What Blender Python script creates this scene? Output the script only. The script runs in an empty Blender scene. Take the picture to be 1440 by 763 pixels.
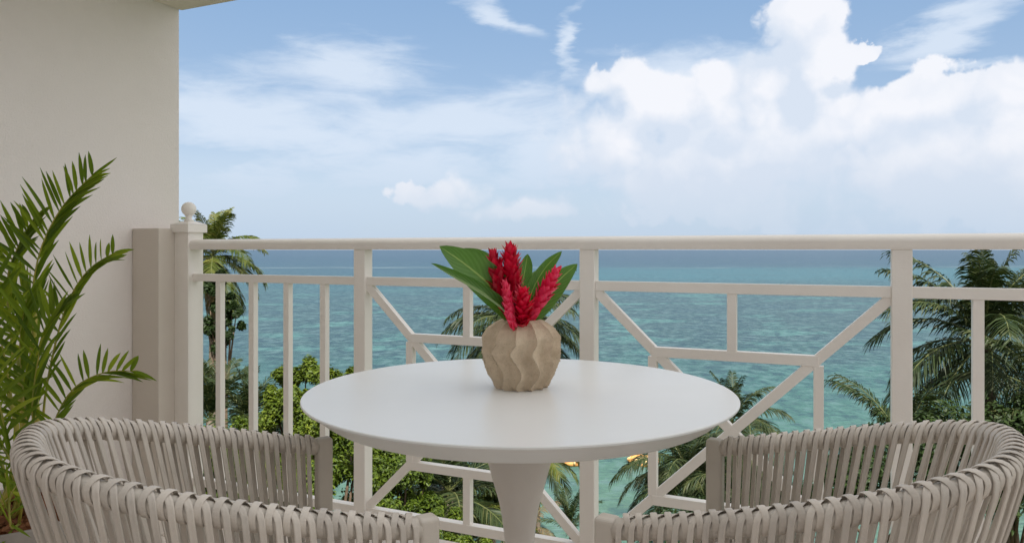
import bpy, math, random
import numpy as np
from math import sin, cos, pi, radians
from mathutils import Vector, Matrix

random.seed(7)
rng = np.random.default_rng(7)
scene = bpy.context.scene
COL = scene.collection

# ------------------------------------------------------------------ camera
EYE = 1.08
FPX = 1018.0            # focal length in photo pixels (1440 wide)
cam_d = bpy.data.cameras.new('camera')
cam = bpy.data.objects.new('camera', cam_d)
COL.objects.link(cam)
cam_d.sensor_width = 36.0
cam_d.lens = FPX / 1440 * 36
cam_d.shift_y = -(381.5 - 351) / 1440
cam_d.clip_start = 0.05
cam_d.clip_end = 60000
cam.location = (0, 0, EYE)
cam.rotation_euler = (radians(90), 0, 0)
scene.camera = cam

# ------------------------------------------------------------------ view
scene.view_settings.view_transform = 'Standard'
scene.view_settings.look = 'None'
scene.view_settings.exposure = 0.97
scene.view_settings.gamma = 1.0
scene.render.film_transparent = False
scene.cycles.max_bounces = 8
scene.cycles.diffuse_bounces = 5
scene.cycles.transparent_max_bounces = 8
scene.cycles.use_denoising = True

# ------------------------------------------------------------------ sun
SUN_EL = radians(56)
SUN_H = Vector((0.223, -0.975)).normalized()
sun_dir = Vector((SUN_H.x * cos(SUN_EL), SUN_H.y * cos(SUN_EL), sin(SUN_EL)))
sd = bpy.data.lights.new('sun', 'SUN')
sd.energy = 4.3
sd.angle = radians(0.6)
sd.color = (1.0, 0.95, 0.87)
sun = bpy.data.objects.new('sun', sd)
COL.objects.link(sun)
sun.rotation_euler = sun_dir.to_track_quat('Z', 'Y').to_euler()


# ------------------------------------------------------------------ node helper
class NT:
    def __init__(s, nt):
        s.nt = nt
        s.n = nt.nodes
        s.l = nt.links

    def new(s, t, **k):
        n = s.n.new(t)
        for a, b in k.items():
            setattr(n, a, b)
        return n

    def put(s, sock, v):
        if isinstance(v, bpy.types.NodeSocket):
            s.l.new(v, sock)
        elif v is not None:
            sock.default_value = v

    def m(s, op, a, b=None, c=None, clamp=False):
        n = s.new('ShaderNodeMath', operation=op, use_clamp=clamp)
        s.put(n.inputs[0], a)
        s.put(n.inputs[1], b)
        if c is not None:
            s.put(n.inputs[2], c)
        return n.outputs[0]

    def vm(s, op, a, b=None):
        n = s.new('ShaderNodeVectorMath', operation=op)
        s.put(n.inputs[0], a)
        if b is not None:
            s.put(n.inputs[1], b)
        return n.outputs[1] if op in ('LENGTH', 'DOT_PRODUCT', 'DISTANCE') else n.outputs[0]

    def rng(s, v, a, b, c=0.0, d=1.0, smooth=True):
        n = s.new('ShaderNodeMapRange', interpolation_type='SMOOTHSTEP' if smooth else 'LINEAR')
        s.put(n.inputs[0], v)
        for i, x in enumerate((a, b, c, d)):
            s.put(n.inputs[i + 1], x)
        return n.outputs[0]

    def noise(s, vec, scale, detail=4, rough=.5, dist=0.0, color=False):
        n = s.new('ShaderNodeTexNoise')
        s.put(n.inputs['Vector'], vec)
        n.inputs['Scale'].default_value = scale
        n.inputs['Detail'].default_value = detail
        n.inputs['Roughness'].default_value = rough
        n.inputs['Distortion'].default_value = dist
        return n.outputs['Color' if color else 'Fac']

    def mix(s, f, a, b):
        n = s.new('ShaderNodeMix', data_type='RGBA')
        s.put(n.inputs[0], f)
        for i, x in ((6, a), (7, b)):
            if isinstance(x, (tuple, list)):
                x = (*x[:3], 1)
            s.put(n.inputs[i], x)
        return n.outputs[2]

    def ramp(s, f, stops, interp='LINEAR'):
        n = s.new('ShaderNodeValToRGB')
        cr = n.color_ramp
        cr.interpolation = interp
        while len(cr.elements) < len(stops):
            cr.elements.new(0.5)
        for e, (p, c) in zip(cr.elements, stops):
            e.position = p
            e.color = (*c[:3], 1)
        s.put(n.inputs[0], f)
        return n.outputs[0]


def lin(r, g, b):
    f = lambda c: ((c / 255 + .055) / 1.055) ** 2.4 if c > 10 else c / 255 / 12.92
    return (f(r), f(g), f(b))


# ------------------------------------------------------------------ world: sky with clouds
world = bpy.data.worlds.new('World')
scene.world = world
world.use_nodes = True
W = NT(world.node_tree)
for n in list(W.n):
    W.n.remove(n)
wout = W.new('ShaderNodeOutputWorld')
sky = W.new('ShaderNodeTexSky', sky_type='NISHITA', sun_disc=False)
sky.sun_elevation = SUN_EL
sky.sun_rotation = math.atan2(sun_dir.x, sun_dir.y)
sky.altitude = 10
sky.air_density = 1.0
sky.dust_density = 0.6
sky.ozone_density = 1.6
tc = W.new('ShaderNodeTexCoord')
dirv = tc.outputs['Generated']
sp = W.new('ShaderNodeSeparateXYZ')
W.put(sp.inputs[0], dirv)
dx, dy, dz = sp.outputs
az = W.m('ARCTAN2', dx, dy)
el = W.m('ARCSINE', dz)
cmb = W.new('ShaderNodeCombineXYZ')
W.put(cmb.inputs[0], az)
W.put(cmb.inputs[1], el)
azel = cmb.outputs[0]


def AE(px, py):           # photo pixel -> azimuth / elevation of that spot of sky
    a = (px - 720) / FPX
    b = (351 - py) / FPX
    return math.atan(a), math.atan2(b, math.sqrt(1 + a * a))


# cumulus lumps: (px, py, rx, ry) as seen from the balcony
CUM = [(1125, 30, 66, 66), (1160, 100, 48, 60), (1085, 110, 50, 56), (1050, 165, 110, 66), (900, 118, 52, 46), (845, 132, 42, 34),
       (950, 160, 120, 60), (1010, 130, 60, 40), (1100, 190, 130, 70), (1190, 185, 130, 76), (1300, 150, 110, 52), (1425, 125, 66, 50), (1400, 200, 130, 76),
       (1215, 68, 34, 13), (1060, 225, 300, 96), (1330, 235, 240, 100), (870, 205, 120, 80), (625, 268, 74, 30), (735, 290, 100, 26)]


def cum_field(pos, wob):
    p = W.vm('ADD', pos, wob)
    cur = None
    for (px, py, rx, ry) in CUM:
        a, e = AE(px, py)
        d = W.vm('SUBTRACT', p, (a, e, 0))
        d = W.vm('MULTIPLY', d, (FPX / rx * 1.0, FPX / ry * 1.04, 0))
        q = W.m('SUBTRACT', 1.0, W.vm('LENGTH', d))
        cur = q if cur is None else W.m('SMOOTH_MAX', cur, q, 0.22)
    return cur


def wobble(v):
    a = W.vm('SUBTRACT', W.noise(v, 7.0, 7, .58, color=True), (.5, .5, .5))
    return W.vm('MULTIPLY', a, (.10, .10, 0))


LIGHT_OFF = (0.030, 0.040, 0)
w1 = wobble(dirv)
f1 = cum_field(azel, w1)
w2 = wobble(W.vm('ADD', dirv, (0.026, -.008, 0.040)))
f2 = cum_field(W.vm('ADD', azel, LIGHT_OFF), w2)
fine = W.noise(dirv, 20.0, 6, .6)
wd_ = W.vm('ADD', dirv, W.vm('MULTIPLY', W.vm('SUBTRACT', W.noise(dirv, 16.0, 4, .6, color=True), (.5, .5, .5)), (.06, .06, .06)))
bill = None
for sc_, am_ in ((15.0, .55), (34.0, .34), (80.0, .10)):
    vo = W.new('ShaderNodeTexVoronoi', feature='SMOOTH_F1')
    W.put(vo.inputs['Vector'], wd_)
    vo.inputs['Scale'].default_value = sc_
    vo.inputs['Smoothness'].default_value = .35
    q = W.m('MULTIPLY', W.m('SUBTRACT', .45, vo.outputs['Distance']), am_)
    bill = q if bill is None else W.m('ADD', bill, q)
f1n = W.m('ADD', W.m('ADD', f1, bill), W.m('MULTIPLY', W.m('SUBTRACT', fine, .5), .35))
mask_c = W.rng(f1n, 0.0, W.m('ADD', .15, W.m('MULTIPLY', W.rng(W.noise(dirv, 5.0, 2, .5), .42, .62), .55)))
lit = W.rng(W.m('SUBTRACT', f1, f2), -0.26, 0.55)
lit = W.m('ADD', lit, W.m('ADD', W.m('MULTIPLY', bill, 1.3), W.m('MULTIPLY', W.m('SUBTRACT', W.noise(dirv, 11.0, 6, .6), .5), .4)), clamp=True)

# stratus veil and wisps: stretched soft noise, everywhere on the dome
sv = W.vm('MULTIPLY', dirv, (1.0, 1.0, 3.6))
veil = W.noise(sv, 2.6, 7, .56, .35)
VEIL = [(330, 155, 190, 50), (470, 98, 130, 44), (640, 172, 300, 62), (360, 252, 150, 26), (792, 58, 17, 58), (700, 22, 64, 20),
        (1340, 30, 130, 26), (420, 185, 240, 34), (1310, 92, 90, 10), (560, 240, 240, 40), (780, 225, 150, 60), (960, 105, 170, 46)]
vcur = None
vw = W.vm('MULTIPLY', W.vm('SUBTRACT', W.noise(sv, 4.0, 6, .6, color=True), (.5, .5, .5)), (.22, .10, 0))
pv = W.vm('ADD', azel, vw)
for (px, py, rx, ry) in VEIL:
    a, e = AE(px, py)
    d = W.vm('SUBTRACT', pv, (a, e, 0))
    if (px, py) in ((792, 58), (1340, 30), (700, 22)):
        rot = W.new('ShaderNodeVectorRotate', rotation_type='Z_AXIS')
        W.put(rot.inputs['Vector'], d)
        rot.inputs['Angle'].default_value = {792: .42, 1340: -.38, 700: .45}[px]
        d = rot.outputs[0]
    d = W.vm('MULTIPLY', d, (FPX / rx, FPX / ry, 0))
    q = W.m('SUBTRACT', 1.0, W.vm('LENGTH', d))
    vcur = q if vcur is None else W.m('SMOOTH_MAX', vcur, q, 0.3)
# outside the view: heavier, brighter cloud cover added to light the balcony
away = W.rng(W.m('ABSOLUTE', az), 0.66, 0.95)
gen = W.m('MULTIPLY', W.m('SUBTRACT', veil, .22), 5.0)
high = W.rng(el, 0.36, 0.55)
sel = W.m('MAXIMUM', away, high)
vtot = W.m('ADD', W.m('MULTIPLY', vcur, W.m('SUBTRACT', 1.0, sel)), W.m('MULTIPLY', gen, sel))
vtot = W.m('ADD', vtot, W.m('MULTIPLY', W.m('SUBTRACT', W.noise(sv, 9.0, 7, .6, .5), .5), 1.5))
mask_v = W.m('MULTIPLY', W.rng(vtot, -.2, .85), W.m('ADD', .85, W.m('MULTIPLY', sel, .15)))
band = W.rng(el, 0.20, 0.0)
bandn = W.m('MULTIPLY', band, W.rng(veil, .25, .6, .62, .95))
mask_v = W.m('MAXIMUM', mask_v, bandn)

SKY_K = 0.085
skyc = W.vm('SCALE', sky.outputs[0])
skyc.node.inputs['Scale'].default_value = SKY_K
# clear sky, its blue grading paler toward the sea horizon
clear = W.mix(W.rng(el, 0.0, 0.42), lin(178, 198, 222), lin(142, 178, 218))
skyc = W.mix(.60, skyc, clear)
K = 0.625
veilc = W.mix(W.rng(el, 0.0, 0.16), lin(176, 193, 212), lin(203, 214, 228))
veilc = W.mix(sel, veilc, lin(236, 234, 232))     # added out-of-view cloud, whiter than the visible cumulus, as fill light
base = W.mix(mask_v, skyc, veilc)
cumc = W.mix(lit, lin(199, 209, 223), lin(224, 226, 232))
cumc = W.mix(W.rng(el, 0.16, 0.02, 0.0, .62), cumc, lin(190, 200, 214))
full = W.mix(W.m('MULTIPLY', mask_c, W.rng(el, 0.0, 0.10, .25, 1.0)), base, cumc)
below = W.rng(dz, -.02, 0.0)
full = W.mix(below, lin(110, 140, 150), full)
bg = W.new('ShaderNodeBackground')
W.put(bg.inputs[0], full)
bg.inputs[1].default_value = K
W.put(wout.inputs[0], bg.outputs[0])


# ------------------------------------------------------------------ materials
def mat(name, col, rough=.5, col2=None, nscale=6, bump=0.0, bscale=60, spec=.5, mixr=(.35, .65), detail=5, trans=0.0):
    m = bpy.data.materials.new(name)
    m.use_nodes = True
    T = NT(m.node_tree)
    b = T.n['Principled BSDF']
    b.inputs['Roughness'].default_value = rough
    b.inputs['Specular IOR Level'].default_value = spec
    co = T.new('ShaderNodeTexCoord').outputs['Object']
    if col2 is None:
        col2 = tuple(c * .9 for c in col)
    f = T.rng(T.noise(co, nscale, detail, .6), *mixr)
    c = T.mix(f, col, col2)
    T.put(b.inputs['Base Color'], c)
    if bump:
        bn = T.new('ShaderNodeBump')
        bn.inputs['Strength'].default_value = bump
        bn.inputs['Distance'].default_value = .01
        T.put(bn.inputs['Height'], T.noise(co, bscale, 4, .6))
        T.put(b.inputs['Normal'], bn.outputs[0])
    if trans:
        tr = T.new('ShaderNodeBsdfTranslucent')
        T.put(tr.inputs[0], T.mix(.35, c, (.35, .5, .02)))
        mx = T.new('ShaderNodeMixShader')
        mx.inputs[0].default_value = trans
        T.l.new(b.outputs[0], mx.inputs[1])
        T.l.new(tr.outputs[0], mx.inputs[2])
        T.l.new(mx.outputs[0], T.n['Material Output'].inputs[0])
    return m


def leaf_mat(name, cols, rough=.45, trans=.25, spec=.4):
    """foliage: every leaf (mesh island) takes its own shade out of a ramp of real leaf colours"""
    m = bpy.data.materials.new(name)
    m.use_nodes = True
    T = NT(m.node_tree)
    b = T.n['Principled BSDF']
    b.inputs['Roughness'].default_value = rough
    b.inputs['Specular IOR Level'].default_value = spec
    g = T.new('ShaderNodeNewGeometry')
    oi = T.new('ShaderNodeObjectInfo')
    co = T.new('ShaderNodeTexCoord').outputs['Object']
    r = T.m('ADD', T.m('MULTIPLY', g.outputs['Random Per Island'], .45), T.m('MULTIPLY', oi.outputs['Random'], .2))
    r = T.m('ADD', r, T.m('MULTIPLY', T.noise(co, 1.1, 3, .6), .5))
    n = len(cols)
    c = T.ramp(r, [(.15 + .8 * i / (n - 1), cc) for i, cc in enumerate(cols)])
    T.put(b.inputs['Base Color'], c)
    tr = T.new('ShaderNodeBsdfTranslucent')
    T.put(tr.inputs[0], T.vm('MULTIPLY', c, (1.5, 1.5, .8)))
    mx = T.new('ShaderNodeMixShader')
    mx.inputs[0].default_value = trans
    T.l.new(b.outputs[0], mx.inputs[1])
    T.l.new(tr.outputs[0], mx.inputs[2])
    T.l.new(mx.outputs[0], T.n['Material Output'].inputs[0])
    return m


M = {}
M['paint'] = mat('railing_paint', (.90, .86, .81), .42, (.87, .825, .775), 5, .08, 140)
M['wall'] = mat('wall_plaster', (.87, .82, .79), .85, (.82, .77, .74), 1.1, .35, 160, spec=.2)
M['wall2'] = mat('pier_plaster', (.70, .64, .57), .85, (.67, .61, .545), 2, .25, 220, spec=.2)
M['ceil'] = mat('ceiling_paint', (.86, .81, .74), .8, (.84, .79, .72), 2, .1, 200, spec=.2)
M['tile'] = mat('floor_tile', (.70, .63, .56), .5, (.65, .585, .52), 3, .05, 80)
M['grout'] = mat('floor_grout', (.42, .38, .33), .9)
M['table'] = mat('table_lacquer', (.84, .85, .84), .30, (.82, .83, .82), 2, .02, 160)
M['tableleg'] = mat('table_metal', (.76, .72, .68), .45, (.72, .68, .64), 4, .03, 160)
M['strap'] = mat('chair_strap', (.62, .565, .50), .5, (.53, .475, .415), 9, .15, 260)
M['frame'] = mat('chair_frame', (.62, .57, .50), .5, (.57, .52, .46), 9, .05, 200)
M['cushion'] = mat('cushion_fabric', (.62, .58, .53), .9, (.55, .51, .46), 40, .3, 400)
M['red'] = mat('ginger_red', (.82, .016, .050), .33, (.62, .006, .03), 30, 0, trans=.18)
M['redpink'] = mat('ginger_pink', (.86, .06, .13), .35, (.72, .012, .06), 30, 0, trans=.2)
M['red'] = leaf_mat('ginger_red', [(.25, .001, .015), (.52, .003, .03), (.78, .010, .06), (.88, .06, .13)], .3, .15)
M['redpink'] = leaf_mat('ginger_pink', [(.45, .004, .04), (.80, .02, .10), (.90, .06, .16), (.92, .22, .28)], .3, .15)
M['stem'] = mat('ginger_stem', (.16, .26, .05), .5)
M['pot'] = mat('pot_glaze', (.30, .27, .24), .6, (.25, .22, .20), 6, .1, 80)
M['chip'] = mat('bark_chip', (.30, .13, .06), .9, (.16, .07, .035), 14, .4, 120, spec=.2)
M['cane'] = mat('palm_cane', (.42, .36, .06), .45, (.25, .28, .05), 12)
M['trunk'] = mat('palm_trunk', (.20, .165, .13), .9, (.11, .09, .07), 4, .5, 20, spec=.2)
M['bark'] = mat('tree_bark', (.14, .10, .07), .9, (.08, .06, .04), 6, .5, 30, spec=.2)
M['rachis'] = mat('frond_rachis', (.12, .13, .04), .6, (.08, .10, .03), 4)
M['areca'] = leaf_mat('areca_leaf', [(.045, .085, .008), (.11, .18, .012), (.21, .29, .018), (.36, .40, .035)], 0.42, 0.25, .22)
M['coco'] = leaf_mat('coconut_leaf', [(.008, .018, .006), (.016, .031, .010), (.032, .048, .015), (.085, .090, .035)], 0.5, 0.15, .22)
M['cocol'] = leaf_mat('sunny_palm_leaf', [(.026, .048, .008), (.05, .075, .012), (.09, .105, .018), (.17, .15, .04)], 0.5, 0.18, .22)
M['dead'] = leaf_mat('dry_palm_leaf', [(.07, .05, .028), (.13, .095, .05), (.20, .155, .08)], 0.7, 0.1, .22)
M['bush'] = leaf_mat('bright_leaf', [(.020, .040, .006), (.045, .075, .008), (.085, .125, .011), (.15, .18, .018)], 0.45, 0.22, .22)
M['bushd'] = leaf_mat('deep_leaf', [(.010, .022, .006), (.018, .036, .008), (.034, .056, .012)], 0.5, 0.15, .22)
M['float'] = mat('orange_float', (.62, .32, .09), .6, (.50, .22, .06), 3)
M['floaty'] = mat('yellow_float', (.60, .46, .22), .6, (.50, .36, .16), 3)

T = NT(M['strap'].node_tree)
bs = T.n['Principled BSDF']
src = bs.inputs['Base Color'].links[0].from_socket
hs = T.new('ShaderNodeHueSaturation')
T.put(hs.inputs['Value'], T.rng(T.new('ShaderNodeObjectInfo').outputs['Random'], 0, 1, .88, 1.08, smooth=False))
T.put(hs.inputs['Color'], src)
T.l.new(hs.outputs[0], bs.inputs['Base Color'])
# faint smears and dust on the lacquered top
T = NT(M['table'].node_tree)
bs = T.n['Principled BSDF']
co = T.new('ShaderNodeTexCoord').outputs['Object']
T.put(bs.inputs['Roughness'], T.rng(T.noise(T.vm('MULTIPLY', co, (1, 2.2, 1)), 7, 7, .65, .8), .30, .70, .285, .345))

# ginger leaf: glossy, paler veins running out from the midrib
m = bpy.data.materials.new('ginger_leaf')
m.use_nodes = True
T = NT(m.node_tree)
b = T.n['Principled BSDF']
b.inputs['Roughness'].default_value = .32
uv = T.new('ShaderNodeTexCoord').outputs['UV']
s2 = T.new('ShaderNodeSeparateXYZ')
T.put(s2.inputs[0], uv)
v = T.m('ABSOLUTE', T.m('SUBTRACT', s2.outputs[1], .5))
ph = T.m('ADD', T.m('MULTIPLY', s2.outputs[0], 90), T.m('MULTIPLY', v, -46))
vein = T.m('MULTIPLY_ADD', T.m('SINE', ph), .5, .5)
basec = T.mix(T.noise(T.new('ShaderNodeTexCoord').outputs['Object'], 14, 4), (.055, .15, .025), (.12, .26, .045))
basec = T.mix(T.m('MULTIPLY', vein, .35), basec, (.14, .30, .07))
basec = T.mix(T.rng(v, .035, .012), basec, (.30, .42, .13))
gg = T.new('ShaderNodeNewGeometry')
basec = T.mix(T.m('MULTIPLY', gg.outputs['Backfacing'], .6), basec, (.26, .36, .17))
T.put(b.inputs['Base Color'], basec)
bn = T.new('ShaderNodeBump')
bn.inputs['Strength'].default_value = .25
bn.inputs['Distance'].default_value = .002
T.put(bn.inputs['Height'], vein)
T.put(b.inputs['Normal'], bn.outputs[0])
tr = T.new('ShaderNodeBsdfTranslucent')
T.put(tr.inputs[0], T.vm('MULTIPLY', basec, (1.4, 1.5, .6)))
mx = T.new('ShaderNodeMixShader')
mx.inputs[0].default_value = .25
T.l.new(b.outputs[0], mx.inputs[1])
T.l.new(tr.outputs[0], mx.inputs[2])
T.l.new(mx.outputs[0], T.n['Material Output'].inputs[0])
M['gleaf'] = m

# vase stone
m = bpy.data.materials.new('vase_stone')
m.use_nodes = True
T = NT(m.node_tree)
b = T.n['Principled BSDF']
b.inputs['Roughness'].default_value = .9
b.inputs['Specular IOR Level'].default_value = .2
co = T.new('ShaderNodeTexCoord').outputs['Object']
c = T.mix(T.rng(T.noise(co, 22, 6, .65), .35, .68), (.66, .54, .40), (.52, .415, .30))
c = T.mix(T.m('MULTIPLY', T.rng(T.noise(co, 420, 3, .6), .56, .7), .45), c, (.22, .16, .10))
c = T.mix(T.m('MULTIPLY', T.rng(T.noise(co, 300, 2, .6), .62, .72), .4), c, (.68, .58, .45))
T.put(b.inputs['Base Color'], c)
bn = T.new('ShaderNodeBump')
bn.inputs['Strength'].default_value = .5
bn.inputs['Distance'].default_value = .0015
T.put(bn.inputs['Height'], T.noise(co, 330, 4, .7))
T.put(b.inputs['Normal'], bn.outputs[0])
M['vase'] = m

# sea
SEA_Z = -12.0
m = bpy.data.materials.new('sea_water')
m.use_nodes = True
T = NT(m.node_tree)
b = T.n['Principled BSDF']
geo = T.new('ShaderNodeNewGeometry')
pos = geo.outputs['Position']
sp = T.new('ShaderNodeSeparateXYZ')
T.put(sp.inputs[0], pos)
yy = T.m('ADD', sp.outputs[1], T.m('MULTIPLY', sp.outputs[0], -.06))
inv = T.m('DIVIDE', 30.0, T.m('MAXIMUM', yy, 20.0))
# patches stretched along the shore, scaled so that they stay broad with distance
lp = T.new('ShaderNodeCombineXYZ')
T.put(lp.inputs[0], T.m('MULTIPLY', T.m('DIVIDE', sp.outputs[0], T.m('MAXIMUM', yy, 20)), 2.2))
T.put(lp.inputs[1], T.m('MULTIPLY', T.m('LOGARITHM', T.m('MAXIMUM', yy, 20), 2.718), 3.2))
patch = T.noise(lp.outputs[0], 2.3, 5, .55)
f = T.m('ADD', inv, T.m('MULTIPLY', T.m('SUBTRACT', patch, .5), T.m('MULTIPLY', T.m('MINIMUM', inv, .45), .75)))
c = T.ramp(f, [(0.0, (.034, .064, .112)), (.03, (.024, .056, .098)), (.07, (.024, .064, .096)), (.11, (.028, .078, .098)), (.16, (.032, .070, .084)),
               (.24, (.032, .070, .082)), (.33, (.032, .076, .084)), (.42, (.034, .096, .096)), (.58, (.050, .124, .108)), (.80, (.078, .150, .115))])
pt2 = T.noise(lp.outputs[0], 4.2, 3, .5)
c = T.mix(T.m('MULTIPLY', T.m('MULTIPLY', T.rng(pt2, .52, .66), .7), T.m('MULTIPLY', T.rng(inv, .09, .18), T.rng(inv, .48, .3))), c, (.058, .150, .145))
xr = T.m('DIVIDE', sp.outputs[0], T.m('MAXIMUM', yy, 20))
far = T.m('MULTIPLY', T.m('MULTIPLY', T.rng(inv, .050, .066), T.rng(inv, .110, .088)), T.rng(T.m('ADD', xr, T.m('MULTIPLY', T.m('SUBTRACT', patch, .5), .5)), .0, .22))
c = T.mix(T.m('MULTIPLY', far, .75), c, (.030, .105, .135))
foam = T.m('MULTIPLY', T.m('MULTIPLY', T.rng(inv, .052, .056), T.rng(inv, .061, .057)), T.rng(pt2, .50, .60))
c = T.mix(T.m('MULTIPLY', foam, .35), c, (.22, .27, .28))
# dark reef streaks
c = T.mix(T.m('MULTIPLY', T.rng(pt2, .46, .32), .45), c, (.026, .062, .085))
# small dark / light chop
wv = T.vm('MULTIPLY', pos, (.75, .55, 1))
chop = T.noise(wv, .85, 8, .76)
c = T.mix(T.m('MULTIPLY', T.rng(chop, .49, .60), T.rng(inv, .9, .30, .25, .80)), c, (.018, .045, .065))
lpx = T.vm('MULTIPLY', lp.outputs[0], (9.0, 34.0, 1))
chop2 = T.noise(lpx, 1.6, 5, .62)
c = T.mix(T.m('MULTIPLY', T.rng(chop2, .52, .66), T.rng(inv, .03, .12, 0, .55)), c, (.024, .052, .08))
c = T.mix(T.m('MULTIPLY', T.rng(chop2, .44, .34), .25), c, (.12, .20, .22))
c = T.mix(T.m('MULTIPLY', T.rng(chop, .50, .40), .35), c, (.11, .18, .20))
T.put(b.inputs['Base Color'], c)
b.inputs['Roughness'].default_value = .42
b.inputs['IOR'].default_value = 1.33
b.inputs['Specular IOR Level'].default_value = .16
bn = T.new('ShaderNodeBump')
bn.inputs['Strength'].default_value = .55
bn.inputs['Distance'].default_value = .5
h = T.m('ADD', T.noise(wv, .5, 5, .6), T.m('MULTIPLY', T.noise(T.vm('MULTIPLY', pos, (.6, 1.2, 1)), 2.4, 3, .6), .22))
h = T.m('ADD', h, T.m('MULTIPLY', chop2, 1.2))
T.put(bn.inputs['Height'], h)
T.put(b.inputs['Normal'], bn.outputs[0])
M['sea'] = m
M['soil'] = mat('hillside_soil', (.10, .085, .045), .95, (.05, .075, .02), .6, .4, 3, spec=.1)
M['sand'] = M['soil']


# ------------------------------------------------------------------ mesh helpers
def origin(o):
    v = Vector((0, 0, 0))
    while o is not None:
        v += o.location
        o = o.parent
    return v


def mobj(name, verts, faces, mt, parent=None, smooth=False, loc=None, uvs=None, local=False):
    """one mesh object; verts are world coordinates unless local"""
    me = bpy.data.meshes.new(name)
    off = Vector(loc) if loc is not None else Vector((0, 0, 0))
    if not local:
        base = off + (origin(parent) if parent else Vector((0, 0, 0)))
        verts = np.asarray(verts, dtype=np.float64) - np.array(base)
    me.from_pydata([tuple(v) for v in np.asarray(verts).tolist()], [], [tuple(f) for f in faces])
    me.materials.append(mt)
    if smooth:
        me.polygons.foreach_set('use_smooth', [True] * len(me.polygons))
    if uvs is not None:
        l = me.uv_layers.new(name='UVMap')
        vi = np.zeros(len(me.loops), dtype=np.int32)
        me.loops.foreach_get('vertex_index', vi)
        l.data.foreach_set('uv', np.asarray(uvs)[vi].ravel())
    me.update()
    o = bpy.data.objects.new(name, me)
    o.location = off
    o.parent = parent
    COL.objects.link(o)
    return o


def thing(name, label, cat, loc=(0, 0, 0), group=None):
    o = bpy.data.objects.new(name, None)
    o.empty_display_size = .1
    o.location = loc
    COL.objects.link(o)
    return tag(o, label, cat, group)


def tag(o, label, cat, group=None):
    o['label'] = label
    o['category'] = cat
    if group:
        o['group'] = group
    return o


def struct(o):
    o['kind'] = 'structure'
    return o


BOXF = [(0, 3, 2, 1), (4, 5, 6, 7), (0, 1, 5, 4), (1, 2, 6, 5), (2, 3, 7, 6), (3, 0, 4, 7)]


def bevel(o, w, seg=2):
    md = o.modifiers.new('bevel', 'BEVEL')
    md.width = w
    md.segments = seg
    md.limit_method = 'ANGLE'
    return o


# railing frame: u along the rail (to the right, toward us), w outward to the sea
PHI = math.atan(.444)
r2 = Vector((cos(PHI), -sin(PHI), 0))
n2 = Vector((sin(PHI), cos(PHI), 0))
P0 = Vector((0, 2.543, 0))


def R(u, w, z):
    return P0 + r2 * u + n2 * w + Vector((0, 0, z))


def rbox(name, u0, u1, w0, w1, z0, z1, mt, parent=None, bv=.002, loc=None):
    vs = [R(u0, w0, z0), R(u1, w0, z0), R(u1, w1, z0), R(u0, w1, z0), R(u0, w0, z1), R(u1, w0, z1), R(u1, w1, z1), R(u0, w1, z1)]
    o = mobj(name, vs, BOXF, mt, parent, loc=loc)
    if bv:
        bevel(o, bv)
    return o


def extrude_w(name, poly, w0, w1, mt, parent, bv=.0015):
    """polygon in (u,z) extruded across the rail's thickness"""
    k = len(poly)
    vs = [R(u, w0, z) for u, z in poly] + [R(u, w1, z) for u, z in poly]
    fs = [tuple(range(k)), tuple(range(2 * k - 1, k - 1, -1))]
    fs += [(i, k + i, k + (i + 1) % k, (i + 1) % k) for i in range(k)]
    fs = [tuple(reversed(f)) for f in fs]
    o = mobj(name, vs, fs, mt, parent)
    if bv:
        bevel(o, bv)
    return o


def lathe(name, prof, cx, cy, mt, parent, seg=64, smooth=True, loc=None):
    vs, fs = [], []
    for (r, z) in prof:
        for k in range(seg):
            a = 2 * pi * k / seg
            vs.append((cx + r * cos(a), cy + r * sin(a), z))
    n = len(prof)
    for i in range(n - 1):
        for k in range(seg):
            k2 = (k + 1) % seg
            fs.append((i * seg + k, i * seg + k2, (i + 1) * seg + k2, (i + 1) * seg + k))
    if prof[0][0] > 1e-4:
        fs.append(tuple(range(seg - 1, -1, -1)))
    if prof[-1][0] > 1e-4:
        fs.append(tuple((n - 1) * seg + k for k in range(seg)))
    return mobj(name, vs, fs, mt, parent, smooth, loc=loc)


def autosmooth(o, ang=35):
    """sharp edges above ang kept by splitting"""
    md = o.modifiers.new('split', 'EDGE_SPLIT')
    md.split_angle = radians(ang)
    return o


def tube(path, radii, seg=8):
    """verts/faces of a round tube through path"""
    P = [Vector(p) for p in path]
    vs, fs = [], []
    n = len(P)
    up = Vector((0, 0, 1))
    prev = None
    for i in range(n):
        t = (P[min(i + 1, n - 1)] - P[max(i - 1, 0)]).normalized()
        if prev is None:
            a = up if abs(t.z) < .9 else Vector((1, 0, 0))
            x = t.cross(a).normalized()
        else:
            x = (prev - t * prev.dot(t)).normalized()
        prev = x
        y = t.cross(x)
        rr = radii[i] if hasattr(radii, '__len__') else radii
        for k in range(seg):
            a = 2 * pi * k / seg
            vs.append(P[i] + (x * cos(a) + y * sin(a)) * rr)
    for i in range(n - 1):
        for k in range(seg):
            k2 = (k + 1) % seg
            fs.append((i * seg + k, i * seg + k2, (i + 1) * seg + k2, (i + 1) * seg + k))
    fs.append(tuple(range(seg - 1, -1, -1)))
    fs.append(tuple((n - 1) * seg + k for k in range(seg)))
    return vs, fs


def PX(px, py, d):
    """a spot at distance d along the view, where the photo shows it"""
    return Vector(((px - 720) / FPX * d, d, EYE + (351 - py) / FPX * d))


def bez(p0, p1, p2, p3, n):
    out = []
    for i in range(n):
        t = i / (n - 1)
        a = (1 - t)
        out.append(p0 * a ** 3 + p1 * 3 * a * a * t + p2 * 3 * a * t * t + p3 * t ** 3)
    return out


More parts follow.
